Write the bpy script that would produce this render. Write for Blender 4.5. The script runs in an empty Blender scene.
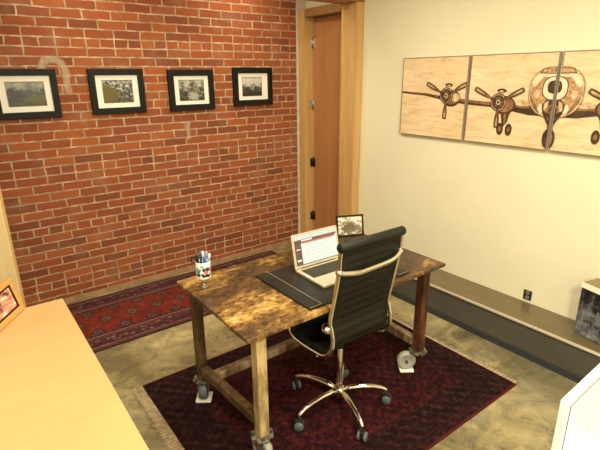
import bpy, bmesh, math, random
from mathutils import Vector, Matrix
random.seed(7)
C = bpy.context.scene.collection
PI = math.pi
W = 3.09      # cream wall plane (x)
D = 4.0       # brick wall plane (y)

# ---------------------------------------------------------------- materials
class NT:
    """small node-tree builder"""
    def __init__(s, name):
        s.m = bpy.data.materials.new(name); s.m.use_nodes = True
        s.t = s.m.node_tree; s.b = s.t.nodes['Principled BSDF']
    def n(s, typ, **kw):
        nd = s.t.nodes.new(typ)
        for k, v in kw.items(): setattr(nd, k, v)
        return nd
    def set(s, sock, v):
        if isinstance(v, bpy.types.NodeSocket): s.t.links.new(v, sock)
        elif v is not None:
            if isinstance(v, tuple) and len(v) == 3 and sock.type == 'RGBA': v = (*v, 1)
            sock.default_value = v
    def obj(s): return s.n('ShaderNodeTexCoord').outputs['Object']
    def gen(s): return s.n('ShaderNodeTexCoord').outputs['Generated']
    def sep(s, v):
        nd = s.n('ShaderNodeSeparateXYZ'); s.set(nd.inputs[0], v); return nd.outputs
    def comb(s, x, y, z=0.0):
        nd = s.n('ShaderNodeCombineXYZ')
        for i, v in enumerate((x, y, z)): s.set(nd.inputs[i], v)
        return nd.outputs[0]
    def ma(s, op, a, b=None, c=None):
        nd = s.n('ShaderNodeMath', operation=op); s.set(nd.inputs[0], a)
        if b is not None: s.set(nd.inputs[1], b)
        if c is not None: s.set(nd.inputs[2], c)
        return nd.outputs[0]
    def vm(s, op, a, b):
        nd = s.n('ShaderNodeVectorMath', operation=op); s.set(nd.inputs[0], a); s.set(nd.inputs[1], b); return nd.outputs[0]
    def noise(s, vec, scale, detail=4.0, rough=.55, dist=0.0, col=False):
        nd = s.n('ShaderNodeTexNoise'); s.set(nd.inputs['Vector'], vec)
        nd.inputs['Scale'].default_value = scale; nd.inputs['Detail'].default_value = detail
        nd.inputs['Roughness'].default_value = rough; nd.inputs['Distortion'].default_value = dist
        return nd.outputs['Color' if col else 'Fac']
    def vor(s, vec, scale, feature='F1', out='Distance'):
        nd = s.n('ShaderNodeTexVoronoi', feature=feature); s.set(nd.inputs['Vector'], vec)
        nd.inputs['Scale'].default_value = scale; return nd.outputs[out]
    def ramp(s, f, stops, interp='LINEAR'):
        nd = s.n('ShaderNodeValToRGB'); s.set(nd.inputs[0], f); r = nd.color_ramp; r.interpolation = interp
        while len(r.elements) < len(stops): r.elements.new(.5)
        for e, (p, c) in zip(r.elements, stops):
            e.position = p; e.color = (*c, 1) if not isinstance(c, (int, float)) else (c, c, c, 1)
        return nd.outputs[0]
    def mix(s, f, a, b, mode='MIX'):
        nd = s.n('ShaderNodeMix', data_type='RGBA', blend_type=mode)
        s.set(nd.inputs[0], f); s.set(nd.inputs[6], a); s.set(nd.inputs[7], b); return nd.outputs[2]
    def step(s, x, a, b):   # smooth 0..1 between a and b
        nd = s.n('ShaderNodeMapRange'); nd.interpolation_type = 'SMOOTHSTEP'
        s.set(nd.inputs[0], x); nd.inputs[1].default_value = a; nd.inputs[2].default_value = b; return nd.outputs[0]
    def band(s, x, a, b, w=.004):
        return s.ma('MULTIPLY', s.step(x, a - w, a + w), s.ma('SUBTRACT', 1.0, s.step(x, b - w, b + w)))
    def bump(s, h, strength=.3, dist=.01):
        nd = s.n('ShaderNodeBump'); nd.inputs['Strength'].default_value = strength; nd.inputs['Distance'].default_value = dist
        s.set(nd.inputs['Height'], h); s.t.links.new(nd.outputs[0], s.b.inputs['Normal'])
    def out(s, col=None, rough=None, metal=None, spec=None, **kw):
        if col is not None: s.set(s.b.inputs['Base Color'], col)
        if rough is not None: s.set(s.b.inputs['Roughness'], rough)
        if metal is not None: s.set(s.b.inputs['Metallic'], metal)
        if spec is not None: s.set(s.b.inputs['Specular IOR Level'], spec)
        for k, v in kw.items(): s.set(s.b.inputs[k.replace('_', ' ')], v)
        return s.m

def plain(name, col, rough=.5, metal=0.0, var=.12, scale=14.0, bump=0.0, spec=.5):
    t = NT(name); o = t.obj(); f = t.noise(o, scale, 5)
    a = tuple(max(0, c * (1 - var)) for c in col); b = tuple(min(1, c * (1 + var)) for c in col)
    c = t.ramp(f, [(.3, a), (.7, b)])
    if bump: t.bump(t.noise(o, scale * 6, 4), bump, .002)
    return t.out(c, rough, metal, spec)

def wood(name, c1, c2, axis='Z', scale=1.0, rough=.35, figure=.0):
    t = NT(name); o = t.obj()
    st = {'X': (1.2, 18, 18), 'Y': (18, 1.2, 18), 'Z': (18, 18, 1.2)}[axis]
    v = t.vm('MULTIPLY', o, tuple(q * scale for q in st))
    f = t.noise(v, 1.6, 6, .6, .6)
    g = t.noise(o, 2.2 * scale, 3)
    f2 = t.ma('ADD', t.ma('MULTIPLY', f, 1 - figure), t.ma('MULTIPLY', g, figure))
    c = t.ramp(f2, [(.3, c1), (.7, c2)])
    t.bump(f, .06, .002)
    return t.out(c, rough)

def m_brick():
    t = NT('brick_wall'); o = t.obj(); x, y, z = t.sep(o)
    nz = t.noise(o, 9, 3, col=True)
    wob = t.vm('MULTIPLY', t.vm('SUBTRACT', nz, (.5, .5, .5)), (.030, .014, .012))
    v = t.vm('ADD', t.comb(x, t.ma('SUBTRACT', z, .627), 0.0), wob)
    def bk(c1, c2, mort, ms=.0066):
        b = t.n('ShaderNodeTexBrick'); b.offset = .5; b.offset_frequency = 2; b.squash = .5; b.squash_frequency = 7
        t.set(b.inputs['Vector'], v); b.inputs['Scale'].default_value = 1
        t.set(b.inputs['Color1'], c1); t.set(b.inputs['Color2'], c2); t.set(b.inputs['Mortar'], mort)
        b.inputs['Mortar Size'].default_value = ms; b.inputs['Mortar Smooth'].default_value = .25
        b.inputs['Bias'].default_value = 0; b.inputs['Brick Width'].default_value = .2135; b.inputs['Row Height'].default_value = .0674
        return b
    b = bk((0, 0, 0), (1, 1, 1), (.5, .5, .5))
    tint = b.outputs['Color']; fac = b.outputs['Fac']
    bc = t.ramp(tint, [(.0, (.20, .060, .032)), (.3, (.27, .074, .031)), (.6, (.32, .086, .032)), (.85, (.37, .112, .038)), (1, (.24, .082, .048))])
    n1 = t.noise(o, 28, 6, .65); n2 = t.noise(o, 5, 4)
    bc = t.mix(t.ma('MULTIPLY', t.step(n1, .5, .75), .55), bc, (.20, .075, .05))
    bc = t.mix(t.ma('MULTIPLY', t.step(n2, .50, .72), .30), bc, (.36, .22, .15))       # lime bloom
    mc = t.ramp(t.noise(o, 14, 5, .65), [(.34, (.29, .18, .10)), (.5, (.43, .29, .17)), (.66, (.64, .49, .32))])
    col = t.mix(fac, bc, mc)
    # hand-patched mortar: a curved smear by the left pictures, a small upright dab lower down
    wx = t.ma('ADD', x, t.ma('MULTIPLY', t.ma('SUBTRACT', t.noise(o, 16, 3), .5), .05))
    dx = t.ma('SUBTRACT', wx, .705); dz = t.ma('SUBTRACT', z, 1.875)
    r = t.ma('SQRT', t.ma('ADD', t.ma('MULTIPLY', dx, dx), t.ma('MULTIPLY', dz, dz)))
    arc = t.ma('MULTIPLY', t.band(r, .055, .105, .012), t.step(z, 1.85, 1.89))
    leg = t.ma('MULTIPLY', t.band(wx, .765, .81, .01), t.band(z, 1.71, 1.88, .015))
    dab = t.ma('MULTIPLY', t.band(wx, 1.72, 1.75, .008), t.band(z, 1.28, 1.44, .012))
    pm = t.ma('MINIMUM', 1.0, t.ma('ADD', t.ma('ADD', arc, leg), dab))
    col = t.mix(t.ma('MULTIPLY', pm, .75), col, t.ramp(n1, [(.3, (.35, .27, .19)), (.7, (.52, .42, .31))]))
    h = t.ma('SUBTRACT', t.ma('MULTIPLY', n1, .35), fac)
    t.bump(h, .55, .008)
    return t.out(col, .85, spec=.25)

def m_floor():
    t = NT('polished_concrete'); o = t.obj()
    a = t.noise(o, 1.1, 6, .6, .8); b = t.noise(o, 5.5, 6, .65, 1.2); c = t.noise(o, 40, 3)
    f = t.ma('ADD', t.ma('MULTIPLY', a, .55), t.ma('ADD', t.ma('MULTIPLY', b, .4), t.ma('MULTIPLY', c, .08)))
    col = t.ramp(f, [(.36, (.085, .072, .040)), (.47, (.18, .15, .078)), (.55, (.34, .275, .135)), (.66, (.56, .46, .24))])
    col = t.mix(t.ma('MULTIPLY', t.step(t.noise(o, 2.3, 4), .46, .62), .50), col, (.19, .175, .12))
    vein = t.ma('SUBTRACT', 1.0, t.step(t.vor(t.vm('ADD', o, t.vm('MULTIPLY', t.noise(o, 3, 4, col=True), (.5, .5, .5))), 1.3, 'DISTANCE_TO_EDGE'), .0, .02))
    col = t.mix(t.ma('MULTIPLY', vein, .35), col, (.16, .13, .08))
    return t.out(col, t.ramp(b, [(.3, .22), (.7, .40)]), spec=.45)

def m_table():
    t = NT('worn_painted_top'); o = t.obj(); x, y, z = t.sep(o)
    v = t.vm('MULTIPLY', o, (1.0, 1.3, 1.0))
    a = t.noise(v, 3.6, 5, .62, .5); b = t.noise(t.vm('MULTIPLY', o, (1.0, 1.6, 1.0)), 24, 7, .78, .3); c = t.noise(o, 70, 4, .7)
    f = t.ma('ADD', t.ma('MULTIPLY', a, .58), t.ma('ADD', t.ma('MULTIPLY', b, .40), t.ma('MULTIPLY', c, .10)))
    # worn more along the front edge, the left half; less at the right
    wear = t.ma('ADD', t.ma('MULTIPLY', t.step(x, .35, -.55), .055), t.ma('MULTIPLY', t.step(y, -.24, -.36), .035))
    f = t.ma('ADD', f, wear)
    col = t.ramp(f, [(.50, (.034, .017, .008)), (.585, (.080, .040, .013)), (.625, (.17, .085, .022)), (.67, (.34, .19, .045)), (.73, (.60, .42, .15))])
    t.bump(f, .25, .004)
    return t.out(col, t.ramp(b, [(.35, .22), (.65, .42)]), spec=.5)

def m_area_rug():
    t = NT('dark_maroon_rug_pile'); o = t.obj(); x, y, z = t.sep(o)
    ax = t.ma('ABSOLUTE', x); ay = t.ma('ABSOLUTE', y)
    ex = t.ma('SUBTRACT', .915, ax); ey = t.ma('SUBTRACT', .70, ay); e = t.ma('MINIMUM', ex, ey)
    fine = t.vor(o, 60, 'F1'); n = t.noise(o, 24, 5, .7); big = t.noise(o, 3, 3)
    w1 = t.ma('SINE', t.ma('MULTIPLY', x, 2 * PI / .07)); w2 = t.ma('SINE', t.ma('MULTIPLY', y, 2 * PI / .07))
    pat = t.ma('MULTIPLY', w1, w2)
    f = t.ma('ADD', t.ma('MULTIPLY', n, .9), t.ma('ADD', t.ma('MULTIPLY', pat, .045), t.ma('MULTIPLY', fine, .25)))
    field = t.ramp(f, [(.40, (.007, .003, .004)), (.55, (.022, .0045, .006)), (.68, (.052, .0075, .009)), (.84, (.10, .016, .015))])
    border = t.ramp(t.ma('ADD', f, t.ma('MULTIPLY', t.ma('SINE', t.ma('MULTIPLY', t.ma('ADD', x, y), 2 * PI / .09)), .06)),
                    [(.4, (.006, .003, .004)), (.6, (.018, .005, .006)), (.8, (.045, .018, .015))])
    col = t.mix(t.ma('SUBTRACT', 1.0, t.step(e, .235, .245)), field, border)
    for a in (.035, .06, .225, .25):
        col = t.mix(t.ma('MULTIPLY', t.band(e, a, a + .010), .3), col, (.045, .014, .012))
    col = t.mix(t.ma('SUBTRACT', 1.0, t.step(ey, .008, .016)), col, (.075, .010, .010))
    t.bump(n, .5, .004)
    return t.out(col, .95, spec=.1)

def m_runner():
    t = NT('red_medallion_runner_pile'); o = t.obj(); x, y, z = t.sep(o)
    n = t.noise(o, 45, 4, .7); n2 = t.noise(o, 12, 4)
    P = .206
    u = t.ma('MULTIPLY', t.ma('SUBTRACT', t.ma('FRACT', t.ma('ADD', t.ma('DIVIDE', x, P), .5)), .5), P)
    au = t.ma('ABSOLUTE', u); ay = t.ma('ABSOLUTE', y)
    dia = t.ma('ADD', t.ma('MULTIPLY', au, 1.15), ay)                   # diamond distance to the central medallions
    u2 = t.ma('MULTIPLY', t.ma('SUBTRACT', t.ma('FRACT', t.ma('DIVIDE', x, P)), .5), P)
    dia2 = t.ma('ADD', t.ma('MULTIPLY', t.ma('ABSOLUTE', u2), 1.1), t.ma('ABSOLUTE', t.ma('SUBTRACT', ay, .165)))
    red = t.ramp(t.ma('ADD', t.ma('MULTIPLY', n, .4), t.ma('MULTIPLY', t.noise(o, 9, 5, .7), .6)), [(.36, (.065, .016, .014)), (.5, (.16, .026, .016)), (.66, (.25, .042, .022))])
    dark = t.ramp(n, [(.3, (.030, .012, .018)), (.7, (.095, .035, .042))])
    lt = t.ramp(n2, [(.3, (.085, .05, .036)), (.7, (.17, .11, .07))])
    col = red
    col = t.mix(t.band(dia, .0, .075), col, (.075, .03, .03)); col = t.mix(t.band(dia, .028, .047), col, lt); col = t.mix(t.band(dia, .0, .018), col, (.15, .03, .02))
    col = t.mix(t.band(dia2, .0, .062), col, dark); col = t.mix(t.band(dia2, .022, .038), col, lt)
    zig = t.ma('ADD', ay, t.ma('MULTIPLY', t.ma('ABSOLUTE', t.ma('SUBTRACT', t.ma('FRACT', t.ma('DIVIDE', x, .052)), .5)), .05))
    col = t.mix(t.step(zig, .215, .222), col, dark)
    v = t.vor(t.vm('MULTIPLY', o, (1, 1, 0.01)), 23, 'F1'); vc = t.vor(t.vm('MULTIPLY', o, (1, 1, .01)), 23, 'F1', 'Color')
    spots = t.ma('MULTIPLY', t.ma('SUBTRACT', 1.0, t.step(v, .25, .45)), t.band(ay, .26, .40))
    col = t.mix(t.ma('MULTIPLY', spots, .7), col, t.mix(.5, t.ramp(t.sep(vc)[0], [(0, (.25, .04, .03)), (.5, (.13, .06, .09)), (1, (.33, .2, .10))]), (.2, .09, .07)))
    for a, cc in ((.235, (.30, .20, .12)), (.262, (.22, .05, .03)), (.385, (.25, .12, .08)), (.405, (.16, .03, .025))):
        col = t.mix(t.ma('MULTIPLY', t.band(ay, a, a + .011), .75), col, cc)
    t.bump(n, .5, .004)
    return t.out(col, .95, spec=.1)

def m_canvas():
    t = NT('canvas_cream_grain'); o = t.obj()
    v = t.vm('MULTIPLY', o, (1, 3.0, 14)); f = t.noise(v, 2.0, 5, .6, .7)
    g = t.noise(o, 4, 3)
    c = t.ramp(t.ma('ADD', t.ma('MULTIPLY', f, .7), t.ma('MULTIPLY', g, .3)), [(.28, (.50, .30, .14)), (.42, (.72, .52, .30)), (.62, (.84, .66, .43))])
    return t.out(c, .55)

def m_sepia(name, dark, light, scale=22):
    t = NT(name); o = t.obj(); f = t.noise(o, scale, 5, .7)
    return t.out(t.ramp(f, [(.35, dark), (.65, light)]), .55)

def m_photo(name, stops, scale=9, vert=.5, blot=None):
    """printed picture: a tonal scene of noise over a top-to-bottom layout"""
    t = NT(name); g = t.gen(); x, y, z = t.sep(g)
    v = t.comb(x, z, t.ma('MULTIPLY', y, 1.0))
    f = t.ma('ADD', t.ma('MULTIPLY', t.noise(v, scale, 6, .7), 1 - vert), t.ma('MULTIPLY', z, vert))
    c = t.ramp(f, stops)
    if blot:
        (bx, bz, br, bc) = blot
        dx = t.ma('SUBTRACT', x, bx); dz = t.ma('SUBTRACT', z, bz)
        r = t.ma('ADD', t.ma('SQRT', t.ma('ADD', t.ma('MULTIPLY', dx, dx), t.ma('MULTIPLY', dz, dz))), t.ma('MULTIPLY', t.ma('SUBTRACT', t.noise(v, 11, 5), .5), .75))
        c = t.mix(t.ma('SUBTRACT', 1.0, t.step(r, br - .06, br + .06)), c, bc)
    return t.out(c, .25)

def m_marble():
    t = NT('smoky_marbled_panel'); o = t.obj()
    f = t.noise(o, 16, 8, .78, .15); x, y, z = t.sep(o)
    fog = t.ma('ADD', f, t.ma('MULTIPLY', t.step(z, .30, .10), .13))
    c = t.ramp(fog, [(.44, (.012, .009, .007)), (.53, (.030, .027, .027)), (.62, (.115, .12, .135)), (.78, (.30, .31, .34))])
    return t.out(c, .3)

def m_emit(name, col, strength):
    t = NT(name); t.b.inputs['Base Color'].default_value = (*[c * .3 for c in col], 1)
    f = t.noise(t.obj(), 60, 2)
    t.set(t.b.inputs['Emission Color'], t.ramp(f, [(.2, tuple(c * .93 for c in col)), (.8, col)])); t.b.inputs['Emission Strength'].default_value = strength
    return t.out(rough=.25)

def m_keys():
    t = NT('keyboard_keys'); o = t.obj(); x, y, z = t.sep(o)
    b = t.n('ShaderNodeTexBrick'); b.offset = .35; t.set(b.inputs['Vector'], t.comb(x, y, 0.0)); b.inputs['Scale'].default_value = 1
    b.inputs['Brick Width'].default_value = .0185; b.inputs['Row Height'].default_value = .0178; b.inputs['Mortar Size'].default_value = .0011
    t.set(b.inputs['Color1'], (.03, .025, .02)); t.set(b.inputs['Color2'], (.02, .017, .015)); t.set(b.inputs['Mortar'], (.10, .08, .05))
    return t.out(b.outputs['Color'], .6, spec=.2)

def m_leather(name, col, rough=.42):
    t = NT(name); o = t.obj(); f = t.vor(o, 260); n = t.noise(o, 8, 4)
    a = tuple(c * .8 for c in col); b = tuple(c * 1.25 for c in col)
    t.bump(f, .12, .001)
    return t.out(t.ramp(n, [(.3, a), (.7, b)]), rough, spec=.25)

def m_fringe():
    t = NT('tan_woven_fringe'); o = t.obj(); x, y, z = t.sep(o)
    s_ = t.ma('SINE', t.ma('MULTIPLY', y, 2 * PI / .022)); n = t.noise(o, 30, 4)
    f = t.ma('ADD', t.ma('MULTIPLY', s_, .12), n)
    return t.out(t.ramp(f, [(.3, (.22, .16, .09)), (.7, (.44, .34, .21))]), .95, spec=.1)

def m_brushed(name, c1, c2, rough=.35, metal=.6):
    t = NT(name); o = t.obj(); f = t.noise(t.vm('MULTIPLY', o, (3, .8, 3)), 5, 5)
    return t.out(t.ramp(f, [(.3, c1), (.7, c2)]), rough, metal)

def m_rust(name, c1, c2, c3, scale=14, metal=.25):
    t = NT(name); o = t.obj(); f = t.noise(t.vm('MULTIPLY', o, (1.4, 1.4, .45)), scale, 6, .7)
    t.bump(f, .2, .003)
    return t.out(t.ramp(f, [(.34, c1), (.52, c2), (.68, c3)]), t.ramp(f, [(.3, .3), (.7, .55)]), metal)

def m_portrait():
    t = NT('family_snapshot_print'); g = t.gen(); x, y, z = t.sep(g)
    f = t.noise(t.comb(x, z, y), 3.2, 4, .6)
    c = t.ramp(f, [(.36, (.10, .05, .08)), (.46, (.62, .25, .16)), (.56, (.80, .48, .34)), (.68, (.92, .84, .74))])
    return t.out(c, .25)

M = {}
M['brick'] = m_brick(); M['floor'] = m_floor(); M['tabletop'] = m_table()
M['cream'] = plain('cream_wall_paint', (.78, .735, .55), .6, var=.025, scale=2.5, bump=.05)
M['cream_side'] = plain('pale_wall_paint', (.80, .76, .66), .7, var=.03, scale=3)
M['ceiling'] = plain('ceiling_paint', (.84, .82, .76), .8, var=.02, scale=3)
M['plaster_pale'] = plain('pale_plaster', (.62, .56, .46), .85, var=.12, scale=9, bump=.3); M['plaster'] = plain('grey_plaster', (.36, .215, .11), .85, var=.25, scale=9, bump=.3)
M['trimwood'] = wood('maple_trim', (.50, .29, .10), (.66, .42, .17), 'Z', .7, .35)
M['litwood'] = wood('lit_maple_post', (.62, .46, .24), (.72, .57, .34), 'Z', .7, .4); M['shadetrim'] = wood('shaded_maple_header', (.24, .115, .035), (.36, .19, .065), 'X', .7, .4); M['trimwood_x'] = wood('maple_header', (.42, .23, .08), (.56, .34, .13), 'X', .7, .4)  # lighter post wood and darker header wood carry painted light and shade
M['doorwood'] = wood('reddish_door_veneer', (.36, .15, .055), (.47, .22, .085), 'Z', .5, .4, .35)
M['deskwood'] = wood('birch_desk_top', (.52, .315, .125), (.64, .43, .20), 'X', .35, .30, .6)
M['framewood'] = wood('honey_frame_wood', (.52, .26, .06), (.64, .37, .11), 'X', 1.2, .3)
M['bronze'] = plain('dark_bronze_hinge', (.06, .04, .03), .35, .8)
M['steelhinge'] = plain('steel_hinge', (.45, .40, .32), .3, .9)
M['duct_top'] = m_brushed('olive_satin_cover', (.15, .115, .058), (.19, .145, .075), .30, .35)
M['duct_front'] = plain('grey_front_panel', (.088, .080, .064), .42, .15, .08, 6)
M['duct_kick'] = plain('dark_kick_strip', (.035, .038, .042), .5, .1)
M['duct_edge'] = plain('bright_edge_strip', (.72, .64, .50), .3, .3, .05)
M['black'] = plain('black_frame_lacquer', (.009, .008, .007), .45, 0, .2, 20, spec=.2)
M['mat'] = plain('white_mat_board', (.86, .85, .78), .7, 0, .03)
M['area_rug'] = m_area_rug(); M['runner'] = m_runner(); M['fringe'] = m_fringe()
M['runner_edge'] = plain('runner_binding', (.025, .012, .012), .9)
M['canvas'] = m_canvas(); M['canvas_edge'] = plain('canvas_dark_edge', (.24, .17, .11), .6, 0, .2, 20)
M['canvas_side'] = plain('canvas_side_grey', (.42, .36, .31), .6); M['s_dark'] = m_sepia('sepia_dark', (.022, .011, .006), (.085, .040, .018)); M['s_mid'] = m_sepia('sepia_mid', (.14, .062, .022), (.34, .175, .07))
M['s_lite'] = m_sepia('sepia_light', (.36, .20, .08), (.78, .60, .38), 40); M['s_brown'] = m_sepia('sepia_brown', (.26, .13, .05), (.62, .40, .20), 55); M['s_pale'] = m_sepia('sepia_pale', (.70, .54, .34), (.86, .74, .55))
M['chrome'] = plain('chrome', (.82, .78, .69), .12, 1.0, .04)
M['chrome_dark'] = plain('dull_chrome', (.54, .50, .42), .25, 1.0, .06)
M['leather'] = m_leather('black_ribbed_leather', (.009, .0090, .0055), .55); M['pad'] = m_leather('black_blotter_leather', (.016, .014, .011), .38)
M['stitch'] = plain('pale_stitching', (.30, .25, .15), .7)
M['plastic'] = plain('black_plastic', (.018, .018, .018), .45); M['caster_grey'] = plain('grey_caster_tread', (.10, .12, .13), .5, 0, .15)
M['alu'] = plain('laptop_aluminium', (.70, .63, .47), .32, .55, .03); M['keys'] = m_keys()
M['bezel'] = plain('laptop_bezel', (.62, .56, .42), .35, .3, .04)
M['scr_white'] = m_emit('screen_page_white', (.84, .95, .91), .60); M['scr_bar'] = m_emit('screen_toolbar', (.80, .92, .90), .50)
M['scr_red'] = m_emit('screen_header_red', (.42, .10, .07), .62); M['scr_dark'] = m_emit('screen_sidebar_dark', (.17, .10, .09), .6); M['scr_blue'] = m_emit('screen_text_grey', (.55, .62, .60), .6)
M['leg_lit'] = m_rust('lit_cream_leg', (.22, .13, .05), (.60, .44, .22), (.80, .64, .36), 10)  # pale tones put the frontal light on this leg into its colour
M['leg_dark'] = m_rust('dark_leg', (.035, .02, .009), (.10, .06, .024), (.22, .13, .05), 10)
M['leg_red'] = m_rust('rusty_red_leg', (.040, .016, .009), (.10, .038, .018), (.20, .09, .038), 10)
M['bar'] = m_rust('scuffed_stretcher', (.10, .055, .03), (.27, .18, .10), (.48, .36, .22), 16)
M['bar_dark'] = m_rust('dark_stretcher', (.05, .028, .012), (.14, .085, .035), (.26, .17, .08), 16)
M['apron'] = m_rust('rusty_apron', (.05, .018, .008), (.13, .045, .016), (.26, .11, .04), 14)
M['castmetal'] = m_rust('cast_grey_metal', (.12, .105, .08), (.27, .24, .18), (.44, .40, .31), 20, .6)
M['wheel_grey'] = plain('pale_wheel', (.40, .39, .33), .5, .1, .15, 20)
M['cup'] = plain('white_cup', (.88, .86, .80), .4, 0, .03)
M['mug'] = plain('white_ceramic', (.90, .90, .88), .15, 0, .02)
M['glass'] = NT('clear_glass').out((.95, .93, .88), .05, Transmission_Weight=.9)
M['ink'] = plain('black_ink', (.015, .013, .02), .3); M['teal'] = plain('teal_print', (.03, .28, .36), .35); M['pink'] = plain('pink_print', (.72, .16, .15), .35)
M['penblue'] = plain('blue_pen', (.04, .20, .50), .3); M['penteal'] = plain('teal_pen', (.05, .42, .50), .3); M['penwhite'] = plain('white_pen', (.82, .84, .86), .3); M['penblack'] = plain('black_pen', (.012, .012, .016), .3)
M['penlilac'] = plain('lilac_pen', (.40, .36, .62), .3)
M['boxtan'] = wood('tan_lid', (.20, .14, .07), (.28, .20, .10), 'Y', 1, .5); M['boxdark'] = plain('dark_box_side', (.03, .025, .022), .5); M['marble'] = m_marble()
M['boxwhite'] = plain('white_lid_edge', (.90, .86, .74), .35, 0, .02)
M['white'] = plain('white_shell_plastic', (.88, .89, .90), .4, 0, .01); M['seam'] = plain('grey_seam', (.03, .03, .03), .5)
M['outlet'] = plain('black_outlet', (.02, .022, .022), .35); M['outlet_metal'] = plain('outlet_face', (.22, .23, .20), .3, .5)
M['portrait'] = m_portrait()
M['p_coast'] = m_photo('coast_print', [(.30, (.05, .06, .035)), (.42, (.13, .12, .06)), (.52, (.055, .07, .085)), (.60, (.20, .21, .19)), (.70, (.36, .36, .30))], 4, .45, (.15, .42, .30, (.035, .045, .06)))
M['p_house'] = m_photo('house_print', [(.36, (.012, .012, .010)), (.45, (.10, .10, .08)), (.50, (.03, .03, .025)), (.56, (.40, .42, .40)), (.66, (.62, .64, .60))], 9, .12, (.16, .42, .36, (.13, .11, .035)))
M['p_path'] = m_photo('path_print', [(.38, (.02, .02, .017)), (.47, (.07, .068, .055)), (.53, (.20, .19, .155)), (.62, (.50, .49, .42))], 4.5, .22, (.58, .22, .20, (.36, .36, .30)))
M['p_rocks'] = m_photo('rocks_print', [(.36, (.02, .02, .018)), (.48, (.08, .075, .065)), (.55, (.52, .51, .46)), (.66, (.60, .58, .52))], 4, .42)
M['p_group'] = m_photo('group_print', [(.36, (.06, .055, .04)), (.45, (.30, .26, .18)), (.52, (.72, .68, .55)), (.66, (.88, .84, .72))], 5, .12, (.5, .42, .30, (.13, .10, .06)))
M['lampglass'] = m_emit('downlight_lens', (1.0, .84, .58), 3.0); M['lamptrim'] = plain('white_downlight_ring', (.8, .78, .72), .4)

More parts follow.
